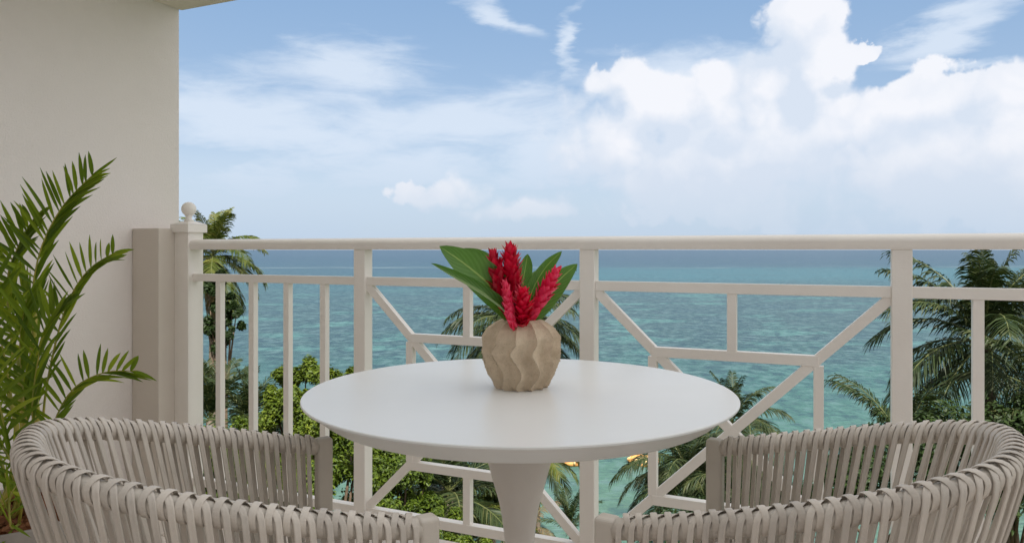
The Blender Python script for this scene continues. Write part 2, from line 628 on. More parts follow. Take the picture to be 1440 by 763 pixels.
def catmull(pts, n):
    P = [pts[0] * 2 - pts[1]] + list(pts) + [pts[-1] * 2 - pts[-2]]
    out = []
    m_ = len(pts) - 1
    for i in range(n):
        t = i / (n - 1) * m_
        k = min(int(t), m_ - 1)
        f = t - k
        a, b_, c_, d_ = P[k:k + 4]
        out.append(.5 * ((2 * b_) + (c_ - a) * f + (2 * a - 5 * b_ + 4 * c_ - d_) * f * f + (3 * b_ - a - 3 * c_ + d_) * f ** 3))
    return out


# ------------------------------------------------------------------ setting
# sea: a sheet out to the horizon, finer close in
ys = [18, 40, 80, 160, 400, 1000, 3000, 9000, 45000]
vs, fs = [], []
xs = [-45000, -9000, -3000, -800, -200, -60, 0, 60, 200, 800, 3000, 9000, 45000]
for y in [-400, 0] + ys:
    for x in xs:
        vs.append((x, y, SEA_Z))
nx = len(xs)
for j in range(len(ys) + 1):
    for i in range(nx - 1):
        fs.append((j * nx + i, j * nx + i + 1, (j + 1) * nx + i + 1, (j + 1) * nx + i))
struct(mobj('sea', vs, fs, M['sea']))


# ground: the hillside that falls from the building to the water
def shore(x):
    return 27 + 3.0 * sin(x * .16 + 1.0) - .10 * x + (7 if x < -6 else 0) * min(1, (-6 - x) / 6 if x < -6 else 0)


def ground_z(x, y):
    s = shore(x)
    t = min(max((y - 3.5) / (s - 3.5), 0), 1.6)
    z = -7.6 + (SEA_Z + 7.6) * t ** .9
    if t > 1:
        z = SEA_Z - (t - 1) * 3
    return z + .18 * sin(x * .9 + y * .7) + .12 * sin(x * 2.3 - y * 1.4)


vs, fs = [], []
gx = np.linspace(-70, 70, 113)
gy = np.linspace(-30, 48, 64)
for y in gy:
    for x in gx:
        vs.append((x, y, ground_z(x, y)))
for j in range(len(gy) - 1):
    for i in range(len(gx) - 1):
        k = j * len(gx) + i
        fs.append((k, k + 1, k + 1 + len(gx), k + len(gx)))
struct(mobj('ground', vs, fs, M['soil'], smooth=True))

# balcony floor slab with tiles
SLAB_W = .045
slab = struct(rbox('balcony_floor', -1.82, 5.8, -6.5, SLAB_W, -.22, -.004, M['grout'], bv=0))
tile_me = None
ts = .40
row = 0
w_hi = SLAB_W - .002
while row < 8:
    w0 = w_hi - (row + 1) * ts
    for c_ in range(18):
        u0 = -1.70 + c_ * ts
        if tile_me is None:
            o = rbox('floor_tile', u0 + .003, u0 + ts - .003, w0 + .003, w0 + ts - .003, -.01, 0.0, M['tile'], slab, bv=.0015)
            tile_me = o
            base_loc = R(u0, w0, 0)
        else:
            o = tile_me.copy()
            o.location = R(u0, w0, 0) - base_loc
            COL.objects.link(o)
    row += 1
# fascia / facade below the balcony
struct(rbox('facade', -6, 8, -6.4, -.30, -9.5, -.225, M['wall'], bv=0))

# side wall, ceiling
WALL_U = -1.651 / 1.0
Wp = Vector((-1.651, 3.143, 0))
wu = (Wp - P0).dot(r2)
ww = (Wp - P0).dot(n2)
CEIL = 2.195
side = rbox('side_wall', wu - .25, wu, -6.5, ww + .250, -.22, CEIL + .2, M['wall'], bv=.004)
struct(side)
struct(rbox('ceiling', wu + .001, -.95, -3.4, ww + .262, CEIL, CEIL + .2, M['ceil'], bv=.004))
struct(rbox('sun_block_wall', wu - 4, 9.0, -3.8, -3.402, -.22, 7.6, M['wall'], bv=.004))  # unseen wall, made tall and wide to keep the sun off the balcony
# short pier standing against the wall, beside the newel
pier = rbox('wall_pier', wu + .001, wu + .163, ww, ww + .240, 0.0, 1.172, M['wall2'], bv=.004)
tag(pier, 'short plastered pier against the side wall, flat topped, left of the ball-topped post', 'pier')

# ------------------------------------------------------------------ railing
rail = thing('balcony_railing', 'white painted timber balcony railing with crossed lattice panels and plain bars', 'railing', R(0, 0, 0))
PO = M['paint']
UN = -1.549
UA, UB, UC, UD = -.630, .283, 1.208, 2.130
MID0, MID1 = .944, .976
BOT0, BOT1 = .060, .093
for uu in (UA, UB, UC, UD):
    rbox('post', uu - .026, uu + .026, -.026, .026, 0.0, 1.081, PO, rail, .003)
# newel with cap and ball
nw = rbox('newel_post', UN - .041, UN + .041, -.041, .041, 0.0, 1.165, PO, rail, .003)
rbox('post_cap', UN - .053, UN + .053, -.053, .053, 1.155, 1.190, PO, nw, .002)
vs = [R(UN - .053, -.053, 1.190), R(UN + .053, -.053, 1.190), R(UN + .053, .053, 1.190), R(UN - .053, .053, 1.190),
      R(UN - .022, -.022, 1.203), R(UN + .022, -.022, 1.203), R(UN + .022, .022, 1.203), R(UN - .022, .022, 1.203)]
mobj('cap_slope', [v + Vector((0, 0, .0005)) for v in vs], BOXF, PO, nw)
c = R(UN, 0, 0)
prof = [(.018, 1.203), (.021, 1.208), (.014, 1.214), (.0125, 1.222), (.016, 1.229), (.018, 1.232)]
for k in range(15):
    a = -pi / 2 + .35 + (pi - .35) * k / 14
    prof.append((max(.031 * cos(a), 0.00005), 1.258 + .031 * sin(a)))
lathe('ball_finial', prof, c.x, c.y, PO, nw, 32)
# top rail: rounded hand rail
sec = []
for k in range(9):          # rounded top
    a = pi * k / 8
    sec.append((.034 * cos(a) * 1.0, 1.104 + .021 * sin(a)))
sec = [(.028, 1.0805), (.031, 1.086), (.030, 1.092)] + sec + [(-.030, 1.092), (-.031, 1.086), (-.028, 1.0805)]
vs, fs = [], []
k = len(sec)
for uu in (UN + .041, 3.2):
    for (w_, z_) in sec:
        vs.append(R(uu, w_, z_))
for i in range(k):
    fs.append((i, (i + 1) % k, k + (i + 1) % k, k + i))
fs.append(tuple(range(k - 1, -1, -1)))
fs.append(tuple(range(k, 2 * k)))
o = mobj('top_rail', vs, fs, PO, rail, True)
autosmooth(o, 40)
# mid and bottom rails, bay by bay
bays = [(UN + .041, UA - .026), (UA + .026, UB - .026), (UB + .026, UC - .026), (UC + .026, UD - .026), (UD + .026, 3.2)]
for (a, b_) in bays:
    rbox('mid_rail', a, b_, -.016, .016, MID0, MID1, PO, rail, .0015)
    rbox('bottom_rail', a, b_, -.016, .016, BOT0, BOT1, PO, rail, .0015)
# balusters
for (a, b_, cnt) in ((UN, UA, 4), (UC, UD, 4), (UD, UD + .92, 4)):
    for i in range(1, cnt + 1):
        uu = a + (b_ - a) * i / (cnt + 1)
        rbox('baluster', uu - .0135, uu + .0135, -.0135, .0135, BOT1, MID0, PO, rail, .0012)
# lattice panels
for (a0, b0) in ((UA, UB), (UB, UC)):
    a, b_ = a0 + .026, b0 - .026
    zt, zb = MID0, BOT1
    da = .192
    zi1, zi0 = .752, .276            # inner rails centre height
    hb = .0155
    ui0, ui1 = a0 + .216, b0 - .216
    rbox('lattice_rail', ui0, ui1, -.0145, .0145, zi1 - hb, zi1 + hb, PO, rail, .001)
    rbox('lattice_rail', ui0, ui1, -.0145, .0145, zi0 - hb, zi0 + hb, PO, rail, .001)
    for uu in (ui0, ui1):
        rbox('lattice_post', uu - .014, uu + .014, -.0135, .0135, zi0 + hb - .001, zi1 - hb + .001, PO, rail, .001)
    um = (a + b_) / 2
    rbox('lattice_post', um - .014, um + .014, -.0140, .0140, zi1 + hb, zt, PO, rail, .001)
    rbox('lattice_post', um - .014, um + .014, -.0140, .0140, zb, zi0 - hb, PO, rail, .001)
    # the two crossing diagonals, mitred into the corners
    t = .021
    for s, ww_ in ((1, .0125), (-1, .0120)):
        ua, ub = (a, b_) if s == 1 else (b_, a)
        poly = [(ua, zt), (ua, zt - t), (ub - s * t, zb), (ub, zb), (ub, zb + t), (ua + s * t, zt)]
        extrude_w('diagonal_brace', poly if s == 1 else poly[::-1], -ww_, ww_, PO, rail, .001)

# ------------------------------------------------------------------ table
TX, TY, TZ = .0175, 1.684, EYE - .3246
table = thing('round_table', 'round white table on a trumpet-shaped leg, holding the vase', 'table', (TX, TY, 0))
RT = .490
prof = [(.0001, TZ - .046), (.425, TZ - .046), (.434, TZ - .044), (.447, TZ - .036), (.474, TZ - .014), (.484, TZ - .0075), (.488, TZ - .0065),
        (.490, TZ - .0045), (.490, TZ - .0015), (.4885, TZ), (.45, TZ), (.0001, TZ)]
o = lathe('tabletop', prof, TX, TY, M['table'], table, 160)
autosmooth(o, 28)
prof = [(.25, 0.0005), (.255, .004), (.255, .009), (.248, .012), (.10, .018), (.055, .035), (.040, .08), (.033, .16), (.030, .26), (.0305, .34), (.034, .40), (.041, .46), (.049, .50),
        (.062, .545), (.077, .60), (.094, .65), (.115, .69), (.130, TZ - .047)]
pp = catmull([Vector((a, b_, 0)) for a, b_ in prof[4:]], 50)
lathe('pedestal', prof[:4] + [(p.x, p.y) for p in pp], TX, TY, M['tableleg'], table, 72)

# ------------------------------------------------------------------ vase
VX, VY = .0215, 1.715
NR = 12
vseg, vrow = 360, 56
vs, fs = [], []


def vase_r(v):                 # v 0..1 bottom to top
    pts = [(0, .056), (.06, .062), (.2, .0745), (.4, .0865), (.58, .0905), (.75, .0870), (.87, .0740), (.95, .056), (1.0, .040)]
    for (a, ra), (b_, rb) in zip(pts, pts[1:]):
        if v <= b_:
            t = (v - a) / (b_ - a)
            t = t * t * (3 - 2 * t) * .35 + t * .65
            return ra + (rb - ra) * t
    return pts[-1][1]


VH = .160
zprof = [i / vrow for i in range(vrow + 1)]
for v in zprof:
    z = TZ + .0005 + VH * (1 - (1 - v) ** 1.0)
    for k in range(vseg):
        th = 2 * pi * k / vseg
        idx = NR * th / (2 * pi)
        wob = .30 * sin(2 * pi * (1.75 * v + .30)) + .05 * sin(2 * pi * v * 3.1 + 1.3 * math.floor(idx + .5) * 0 + 2)
        ph_ = idx + wob * sin(pi * min(v * 1.4, 1)) ** .5 + .27
        sc = abs(sin(pi * ph_))
        # asymmetric blade: flutes lean one way
        fr = ph_ - math.floor(ph_)
        sc = (sc ** .62) * (1 + .75 * (fr - .5))
        dep = .0235 * (.35 + .65 * sin(pi * min(max(v, 0.05) * .93 + .07, .97)))
        dep *= (1 if v < .93 else (1 - (v - .93) / .07 * .5))
        rr = vase_r(v) + .008 - dep * sc
        vs.append((VX + rr * cos(th), VY + rr * sin(th), z))
nn = len(zprof)
for (rr, z) in ((.034, TZ + VH - .002), (.030, TZ + VH - .012), (.034, TZ + VH - .05), (.034, TZ + .02)):
    for k in range(vseg):
        th = 2 * pi * k / vseg
        vs.append((VX + rr * cos(th), VY + rr * sin(th), z))
    nn += 1
for i in range(nn - 1):
    for k in range(vseg):
        k2 = (k + 1) % vseg
        fs.append((i * vseg + k, i * vseg + k2, (i + 1) * vseg + k2, (i + 1) * vseg + k))
fs.append(tuple(range(vseg - 1, -1, -1)))
fs.append(tuple((nn - 1) * vseg + k for k in range(vseg)))
vase = mobj('vase', vs, fs, M['vase'], None, True, loc=(VX, VY, TZ))
autosmooth(vase, 50)
tag(vase, 'fluted sand-coloured stone vase with wavy ridges, in the middle of the white table', 'vase')


# ------------------------------------------------------------------ ginger leaves
def gleaf(label, pts, width, face, fold=.25, cup=0.0, peak=.5, n=26):
    """pts: centre line (world); width: widest full width; face: direction the upper side looks"""
    C = catmull([Vector(p) for p in pts], n)
    F = Vector(face).normalized()
    vs, fs, uvs = [], [], []
    cols = 9
    for i in range(n):
        t = i / (n - 1)
        tg = (C[min(i + 1, n - 1)] - C[max(i - 1, 0)]).normalized()
        side_ = tg.cross(F).normalized()
        nrm = side_.cross(tg).normalized()
        e = math.log(.5) / math.log(peak)
        wdt = width / 2 * (sin(pi * min(t ** e, 1)) ** .8) * (1 if t < .97 else .6) + .0016
        if t == 1:
            wdt = .0004
        for j in range(cols):
            s = (j / (cols - 1) - .5) * 2
            rip = .03 * sin(t * 30 + s * 2) * abs(s) * wdt
            vs.append(C[i] + side_ * (s * wdt * cos(fold * abs(s))) + nrm * (abs(s) ** 1.3 * wdt * sin(fold) + cup * s * s * wdt + rip))
            uvs.append((t, (s + 1) / 2))
    for i in range(n - 1):
        for j in range(cols - 1):
            fs.append((i * cols + j, i * cols + j + 1, (i + 1) * cols + j + 1, (i + 1) * cols + j))
    o = mobj('ginger_leaf', vs, fs, M['gleaf'], None, True, loc=C[0], uvs=uvs)
    tag(o, label, 'leaf', 'long green leaves standing in the stone vase')
    return o


def P3(*a):
    return [PX(*q) for q in a]


gleaf('widest glossy green leaf in the vase, reaching up left to a brown tip', P3((737, 478, 1.715), (722, 440, 1.70), (690, 402, 1.68), (655, 372, 1.66), (618, 346, 1.64)), .082, (-.15, -1, .45), .30, peak=.55)
gleaf('green leaf behind the widest one, left side of the vase', P3((733, 478, 1.73), (718, 430, 1.74), (700, 395, 1.76), (676, 366, 1.77), (648, 350, 1.78)), .062, (-.1, -1, .3), .25, peak=.5)
gleaf('lowest narrow folded leaf pointing far left from the vase', P3((733, 478, 1.70), (712, 440, 1.665), (680, 415, 1.635), (642, 392, 1.60), (606, 370, 1.575)), .040, (-.45, -.75, .9), .85, peak=.5)
gleaf('short upright leaf behind the red flowers, blunt at the top', P3((736, 478, 1.74), (733, 430, 1.765), (735, 400, 1.78), (739, 375, 1.79), (742, 357, 1.79)), .036, (.35, -1, .1), .25, peak=.62)
gleaf('slender leaf curving up right with a drooping pointed tip', P3((737, 478, 1.73), (740, 440, 1.74), (750, 405, 1.75), (768, 375, 1.745), (790, 353, 1.74)), .044, (.55, -1, .15), .35, peak=.5)
gleaf('broad dark green leaf leaning farthest right from the vase', P3((738, 478, 1.715), (748, 445, 1.71), (768, 415, 1.71), (790, 390, 1.715), (812, 371, 1.72)), .056, (.55, -1, .35), .35, peak=.5)
gleaf('small pale grey-green leaf half hidden between the flowers', P3((737, 475, 1.75), (742, 430, 1.785), (750, 402, 1.80), (760, 388, 1.81), (768, 380, 1.81)), .040, (.1, 1, .3), .2, peak=.6)


# ------------------------------------------------------------------ ginger flowers
def ginger(label, pts, rmax, n_br, mt, blen=.030, spread=.6):
    n_br = int(n_br * .68)
    rmax *= 1.08
    blen *= 1.2
    spread *= 1.25
    C = catmull([Vector(p) for p in pts], 60)
    st = 14
    root = thing('ginger_flower', label, 'flower', C[0], 'red ginger flowers in the stone vase')
    tv, tf = tube(C[:st + 34:4], .0045, 8)
    mobj('stem', tv, tf, M['stem'], root, True)
    vs, fs = [], []
    rnd = random.Random(int(rmax * 1e5) + n_br)
    ga = 2.399963
    for i in range(n_br):
        t = (i + .5) / n_br
        k = int(st + (59 - st) * t ** .95)
        c0 = C[min(k, 59)]
        tg = (C[min(k + 1, 59)] - C[max(k - 1, 0)]).normalized()
        a = tg.cross(Vector((0, 1, .2))).normalized()
        b_ = tg.cross(a)
        ang = i * ga + rnd.uniform(-.2, .2)
        rad = a * cos(ang) + b_ * sin(ang)
        tan = tg.cross(rad)
        env = sin(pi * min(.12 + t * .84, 1)) ** .6
        rr = rmax * env
        L = blen * (.75 + .45 * rnd.random()) * (.8 + .35 * env)
        wd = .0100 * (.7 + .5 * env)
        op = spread * (.35 + .9 * rnd.random() ** 1.5)
        # bract: starts on the core, hugs it, then flares outward at the tip
        base = len(vs)
        N = 6
        for q in range(N):
            s = q / (N - 1)
            outr = rr * (.30 + .62 * sin(s * pi * .5)) + rr * op * max(0, s - .5) ** 1.4 * 1.9
            cpos = c0 + tg * (L * (s - .25)) + rad * outr
            w_ = wd * sin(pi * (.16 + .80 * s)) ** .8
            if q == N - 1:
                w_ = .0006
            nrm = (rad + tg * .3).normalized()
            for j in (-1, 0, 1):
                vs.append(cpos + tan * (w_ * j) - nrm * (abs(j) * w_ * .55))
        for q in range(N - 1):
            for j in range(2):
                k0 = base + q * 3 + j
                fs.append((k0, k0 + 1, k0 + 4, k0 + 3))
    o = mobj('bracts', vs, fs, mt, root, True)
    return root


ginger('tallest red ginger flower, upright in the centre of the vase', P3((736, 478, 1.71), (729, 440, 1.70), (723, 405, 1.695), (719, 378, 1.69), (717, 354, 1.69)), .0205, 125, M['red'], .034, .7)
ginger('second tallest red ginger flower, left of the tallest', P3((733, 478, 1.70), (712, 440, 1.685), (704, 412, 1.68), (699, 386, 1.685), (694, 362, 1.69)), .0195, 110, M['red'], .032, .7)
ginger('pink-red ginger bud with a pale green base, low in front of the two tall flowers', P3((735, 478, 1.68), (724, 460, 1.65), (718, 444, 1.64), (715, 425, 1.635), (711, 404, 1.635)), .0120, 60, M['redpink'], .028, .35)
ginger('shortest red ginger flower, just above the vase rim', P3((737, 490, 1.70), (734, 464, 1.675), (734, 448, 1.65), (735, 431, 1.64), (736, 413, 1.635)), .0175, 75, M['red'], .028, .9)
ginger('red ginger flower leaning right between two leaves', P3((738, 478, 1.715), (747, 450, 1.695), (757, 428, 1.685), (768, 407, 1.68), (780, 385, 1.68)), .0175, 85, M['redpink'], .032, .6)

# ------------------------------------------------------------------ chairs
CW, CL, CN, CHB, CM = .2891, .5327, 2.6907, .2782, 1.1118
CH0 = .41
RIMR = .0165


def chair_curve(w_, l_, n_, cnt, zf):
    """evenly spaced points of the horseshoe, local: x = forward (+F), y = left; back at -x"""
    th = np.linspace(0, pi, 3001)
    b_ = w_ * np.sign(np.cos(th)) * np.abs(np.cos(th)) ** (2 / n_)
    a = l_ * np.abs(np.sin(th)) ** (2 / n_)
    z = zf(a / l_)
    P = np.stack([-a, b_, z], 1)
    d = np.r_[0, np.cumsum(np.linalg.norm(np.diff(P, axis=0), axis=1))]
    s = np.linspace(0, d[-1], cnt)
    return np.stack([np.interp(s, d, P[:, k]) for k in range(3)], 1), d[-1]


def strap_mesh(path, rads, wid, thk):
    """flat strap: path points, rads = outward (thickness) directions"""
    P = [Vector(p) for p in path]
    n = len(P)
    vs, fs = [], []
    # rounded flat section (thickness, width)
    S = [(-.5, -.40), (-.1, -.5), (.22, -.5), (.5, -.38), (.5, -.12), (.44, 0), (.5, .12), (.5, .38), (.22, .5), (-.1, .5), (-.5, .40)]
    k = len(S)
    for i in range(n):
        t = (P[min(i + 1, n - 1)] - P[max(i - 1, 0)]).normalized()
        r_ = Vector(rads[i])
        r_ = (r_ - t * r_.dot(t)).normalized()
        w_ = t.cross(r_)
        for (a, b_) in S:
            vs.append(P[i] + r_ * (a * thk[i]) + w_ * (b_ * wid[i]))
    for i in range(n - 1):
        for j in range(k):
            j2 = (j + 1) % k
            fs.append((i * k + j, i * k + j2, (i + 1) * k + j2, (i + 1) * k + j))
    fs.append(tuple(range(k - 1, -1, -1)))
    fs.append(tuple((n - 1) * k + j for j in range(k)))
    return vs, fs


def rim_z(q):
    return (EYE - (CH0 - (CH0 - CHB) * q ** CM)) - RIMR - .0065


NODES = 58
FINE = 2001
rimF, rim_len = chair_curve(CW - .014, CL - .014, CN, FINE, rim_z)
basF, _ = chair_curve(.262, .405, 2.5, FINE, lambda q: .425 + 0 * q)


def chair(label, cx, cy, ang, side_):
    root = thing('rope_chair', label, 'chair', (cx, cy, 0), 'woven rope tub chairs at the round table')
    root.rotation_euler = (0, 0, ang)

    def sub(name, vs, fs, mt, smooth=True, parent=root):
        return mobj(name, vs, fs, mt, parent, smooth, local=True)

    rimp = [Vector(p) for p in rimF]
    # the covered rim tube (runs into the front legs at each end)
    path = [rimp[i] for i in range(0, FINE, 20)]
    tv, tf = tube(path, RIMR, 14)
    sub('rim', tv, tf, M['frame'])
    basep = [Vector(p) for p in basF]
    tv, tf = tube([basep[i] for i in range(0, FINE, 25)], .011, 10)
    sub('seat_ring', tv, tf, M['frame'])
    # front legs, flat and square-cornered, from rim to floor
    for e in (0, FINE - 1):
        p = rimp[e]
        zt = p.z + RIMR + .001
        x0, x1, y0, y1 = p.x - .004, p.x + .031, p.y - .0155, p.y + .0155
        vs_ = [(x0, y0, 0), (x1, y0, 0), (x1, y1, 0), (x0, y1, 0), (x0, y0, zt), (x1, y0, zt), (x1, y1, zt), (x0, y1, zt)]
        o = sub('front_leg', vs_, BOXF, M['frame'], False)
        bevel(o, .007, 4)
        autosmooth(o, 50)
    for s in (-1, 1):
        tv, tf = tube([(-.36, s * .17, .425), (-.40, s * .185, .2), (-.44, s * .20, 0.0)], [.015, .013, .011], 12)
        sub('back_leg', tv, tf, M['frame'])
    # seat base bar between front legs
    o = sub('front_bar', [(-.012, -.27, .40), (.012, -.27, .40), (.012, .27, .40), (-.012, .27, .40), (-.012, -.27, .43), (.012, -.27, .43), (.012, .27, .43), (-.012, .27, .43)], BOXF, M['frame'], False)
    # cushion following the ring
    cu, _ = chair_curve(.235, .375, 2.5, 60, lambda q: 0 * q)
    ring = [(x_ - .0, y_) for x_, y_, _z in cu]
    prof_ = [(.90, .415), (.985, .420), (1.0, .432), (1.0, .448), (.985, .458), (.92, .466), (.5, .470)]
    vs_, fs_ = [], []
    k = len(ring)
    for (sc, z) in prof_:
        for (x_, y_) in ring:
            vs_.append(((x_ + .18) * sc - .18, y_ * sc, z))
    for i in range(len(prof_) - 1):
        for j in range(k):
            j2 = (j + 1) % k
            fs_.append((i * k + j, i * k + j2, (i + 1) * k + j2, (i + 1) * k + j))
    fs_.append(tuple(range(k - 1, -1, -1)))
    fs_.append(tuple((len(prof_) - 1) * k + j for j in range(k)))
    sub('cushion', vs_, fs_, M['cushion'])

    # straps
    rs = random.Random(3 + side_)
    up = Vector((0, 0, 1))

    def at(arr, s):
        s = min(max(s, 0), 1) * (FINE - 1)
        i = min(int(s), FINE - 2)
        f = s - i
        return Vector(arr[i]) * (1 - f) + Vector(arr[i + 1]) * f

    for q in range(NODES):
        s0 = .010 + (q + .5) / NODES * .982
        s0 += rs.uniform(-.0009, .0009)
        c0 = at(rimF, s0)
        tg = (at(rimF, s0 + .004) - at(rimF, s0 - .004)).normalized()
        out = Vector((tg.y, -tg.x, 0)).normalized()
        cen = Vector((-.2, 0, c0.z))
        if out.dot(c0 - cen) < 0:
            out = -out
        upn = out.cross(tg).normalized()
        if upn.z < 0:
            upn = -upn
        dsg = side_
        j = rs.uniform(.92, 1.08)
        k1 = .0066 * dsg * j
        b0 = at(basF, s0)
        lean_ = (b0 - c0).dot(tg) / max(.1, (c0.z - b0.z))      # how far the strap slides along the rim per metre of fall
        rr1, rr2 = RIMR + .0012, RIMR + .0030
        btg = (at(basF, s0 + .004) - at(basF, s0 - .004)).normalized()
        bout = Vector((btg.y, -btg.x, 0)).normalized()
        if bout.dot(b0 - Vector((-.18, 0, b0.z))) < 0:
            bout = -bout

        def ringpt(phi, ds, rr):
            rad = out * cos(phi) + upn * sin(phi)
            sl = lean_ * rr * (1 - sin(phi))
            return c0 + tg * (ds + sl) + rad * rr, rad

        path, rads, wd, th_ = [], [], [], []

        def add(p, r_, w_, t_):
            path.append(p)
            rads.append(r_)
            wd.append(w_)
            th_.append(t_)

        LW, LT, WW, WT = .0094, .0046, .0100, .0016
        # long outer run, from the seat ring up
        pb = b0 + bout * .0135
        pt, rd = ringpt(0, k1, rr2 + .001)
        dn = (pb - pt)
        for i in range(8):
            f = i / 7 * .97
            add(pb * (1 - f) + pt * f + out * (sin(pi * f) * .010), out, LW, LT)
        # over the top, crossing to the other side
        for i in range(1, 11):
            f = i / 10
            e = min(1, max(0, (f - .10) / .58))
            e = e * e * (3 - 2 * e)
            p, rd = ringpt(f * pi, k1 * (1 - 2.1 * e), rr2 + .001 - .0012 * f)
            g = min(1, f * 2.2)
            add(p, rd, LW + (WW - LW) * g, LT + (WT - LT) * g)
        # under the rim
        for i in range(1, 8):
            f = i / 7
            p, rd = ringpt(pi + f * pi, -k1 * 1.1, rr1)
            add(p, rd, WW, WT)
        # back over the top, crossing on top of the first pass
        for i in range(1, 11):
            f = i / 10
            e = min(1, max(0, (f - .10) / .58))
            e = e * e * (3 - 2 * e)
            p, rd = ringpt(2 * pi + f * pi, -k1 * (1.1 - 2.1 * e), rr1 + .0042 * sin(pi * min(f * 1.25, 1)) + .0028 * f)
            g = max(0, f * 1.8 - .8)
            add(p, rd, WW + (LW - WW) * g, WT + (LT - WT) * g)
        pt = path[-1]
        pb = b0 - bout * .0135
        for i in range(1, 9):
            f = i / 8
            add(pt * (1 - f) + pb * f, -out, LW, LT)
        tv, tf = strap_mesh(path, rads, wd, th_)
        autosmooth(sub('strap', tv, tf, M['strap']), 38)
    return root


chair('grey woven rope tub chair left of the table, beside the potted palm', -.2874, 1.3622, .5414, 1)
chair('grey woven rope tub chair right of the table, cut off by the photo edge', .3098, 1.3567, 2.5679, -1)


# ------------------------------------------------------------------ areca palm in a pot
def blade(vs, fs, base, dirv_, nrm, L, w_, droop=.15, seg=5):
    """a single lanceolate leaflet, folded along its midrib"""
    d = dirv_.normalized()
    s = d.cross(nrm).normalized()
    nn_ = s.cross(d).normalized()
    k0 = len(vs)
    for i in range(seg + 1):
        t = i / seg
        c_ = base + d * (L * t) - Vector((0, 0, 1)) * (droop * L * t * t)
        ww_ = w_ / 2 * (sin(pi * (.06 + .90 * t ** .8)) ** .75)
        if i == seg:
            ww_ = .0003
        vs.append(c_ - s * ww_ + nn_ * ww_ * .35)
        vs.append(c_)
        vs.append(c_ + s * ww_ + nn_ * ww_ * .35)
    for i in range(seg):
        a = k0 + 3 * i
        fs.append((a, a + 1, a + 4, a + 3))
        fs.append((a + 1, a + 2, a + 5, a + 4))


def areca_frond(parent, pts, n_l, L, w_, facing, t0=.32, up_bias=.5, seed=0, rad=.0045, sides=(1, -1), side_len=(1, 1), sweep=(.75, 4.2)):
    rnd = random.Random(seed)
    C = catmull([Vector(p) for p in pts], 60)
    tv, tf = tube(C[::3] + [C[-1]], [rad * (1 - .8 * i / 20) for i in range(21)], 6)
    vs, fs = [Vector(v) for v in tv], list(tf)
    F = Vector(facing).normalized()
    n_l = int(n_l * .72)
    for i in range(n_l):
        t = t0 + (1 - t0) * (i + .3) / n_l
        k = min(int(t * 59), 58)
        tg = (C[k + 1] - C[k]).normalized()
        sd_ = tg.cross(F).normalized()
        env = (.45 + .75 * sin(pi * min(1, (t - t0) / (1 - t0) * .80 + .15)))
        for q, s in enumerate((1, -1)):
            if s not in sides:
                continue
            fw = (sweep[q] if seed in (5, 7, 8, 12) else sweep[1 - q]) * (.8 + .7 * (t - t0) / (1 - t0)) * rnd.uniform(.8, 1.25)
            dd = tg * fw + sd_ * s * (1.0 + rnd.uniform(-.12, .12)) + F * rnd.uniform(-.05, .35)
            blade(vs, fs, C[k], dd, F + sd_ * rnd.uniform(-.9, .9), .78 * L * env * side_len[q] * (1.15 if fw > 1.6 else 1) * rnd.uniform(.88, 1.1), w_ * .54 * rnd.uniform(.85, 1.1), rnd.uniform(.02, .22))
    me_o = mobj('frond', vs, fs, M['areca'], parent, False)
    me_o.data.materials.append(M['cane'])
    nf = len(tf)
    mi = [1] * nf + [0] * (len(me_o.data.polygons) - nf)
    me_o.data.polygons.foreach_set('material_index', mi)
    return me_o


PB = Vector((-1.50, 2.17, 0))
palm = thing('potted_palm', 'green areca palm in a round grey planter by the side wall', 'plant', PB)
prof = [(.13, 0.0), (.15, .01), (.20, .12), (.225, .24), (.232, .30), (.228, .305), (.215, .30), (.208, .27), (.0001, .262)]
lathe('pot', prof, PB.x, PB.y, M['pot'], palm, 48)
chipbase = lathe('soil', [(.0001, .272), (.10, .275), (.206, .270), (.206, .262), (.0001, .262)], PB.x, PB.y, M['chip'], palm, 32)
# bark chips: irregular nuggets heaped on the soil
chip_vars = []
for k in range(4):
    rs = random.Random(40 + k)
    base_v = [(-1, 0, 0), (1, 0, 0), (0, -1, 0), (0, 1, 0), (0, 0, -1), (0, 0, 1), (.6, .6, .5), (-.6, .5, -.5), (.5, -.6, .4), (-.5, -.6, .5)]
    me = bpy.data.meshes.new('bark_chip')
    import bmesh
    bm = bmesh.new()
    for v_ in base_v:
        bm.verts.new([c_ * rs.uniform(.75, 1.2) for c_ in v_])
    bmesh.ops.convex_hull(bm, input=bm.verts)
    bm.to_mesh(me)
    bm.free()
    me.materials.append(M['chip'])
    chip_vars.append(me)
rs = random.Random(5)
for k in range(170):
    a = rs.uniform(0, 2 * pi)
    r_ = .20 * math.sqrt(rs.random())
    o = bpy.data.objects.new('bark_chip', chip_vars[k % 4])
    s = rs.uniform(.011, .021)
    o.scale = (s * 1.3, s, s * .7)
    o.rotation_euler = (rs.uniform(0, 3), rs.uniform(0, 3), rs.uniform(0, 6))
    o.location = (r_ * cos(a), r_ * sin(a), .279 + rs.uniform(0, .016))
    o.parent = palm
    COL.objects.link(o)


def cane(pts, r0=.010, r1=.006):
    C = catmull([Vector(p) for p in pts], 16)
    tv, tf = tube(C, [r0 + (r1 - r0) * i / 15 for i in range(16)], 8)
    mobj('cane', tv, tf, M['cane'], palm, True)


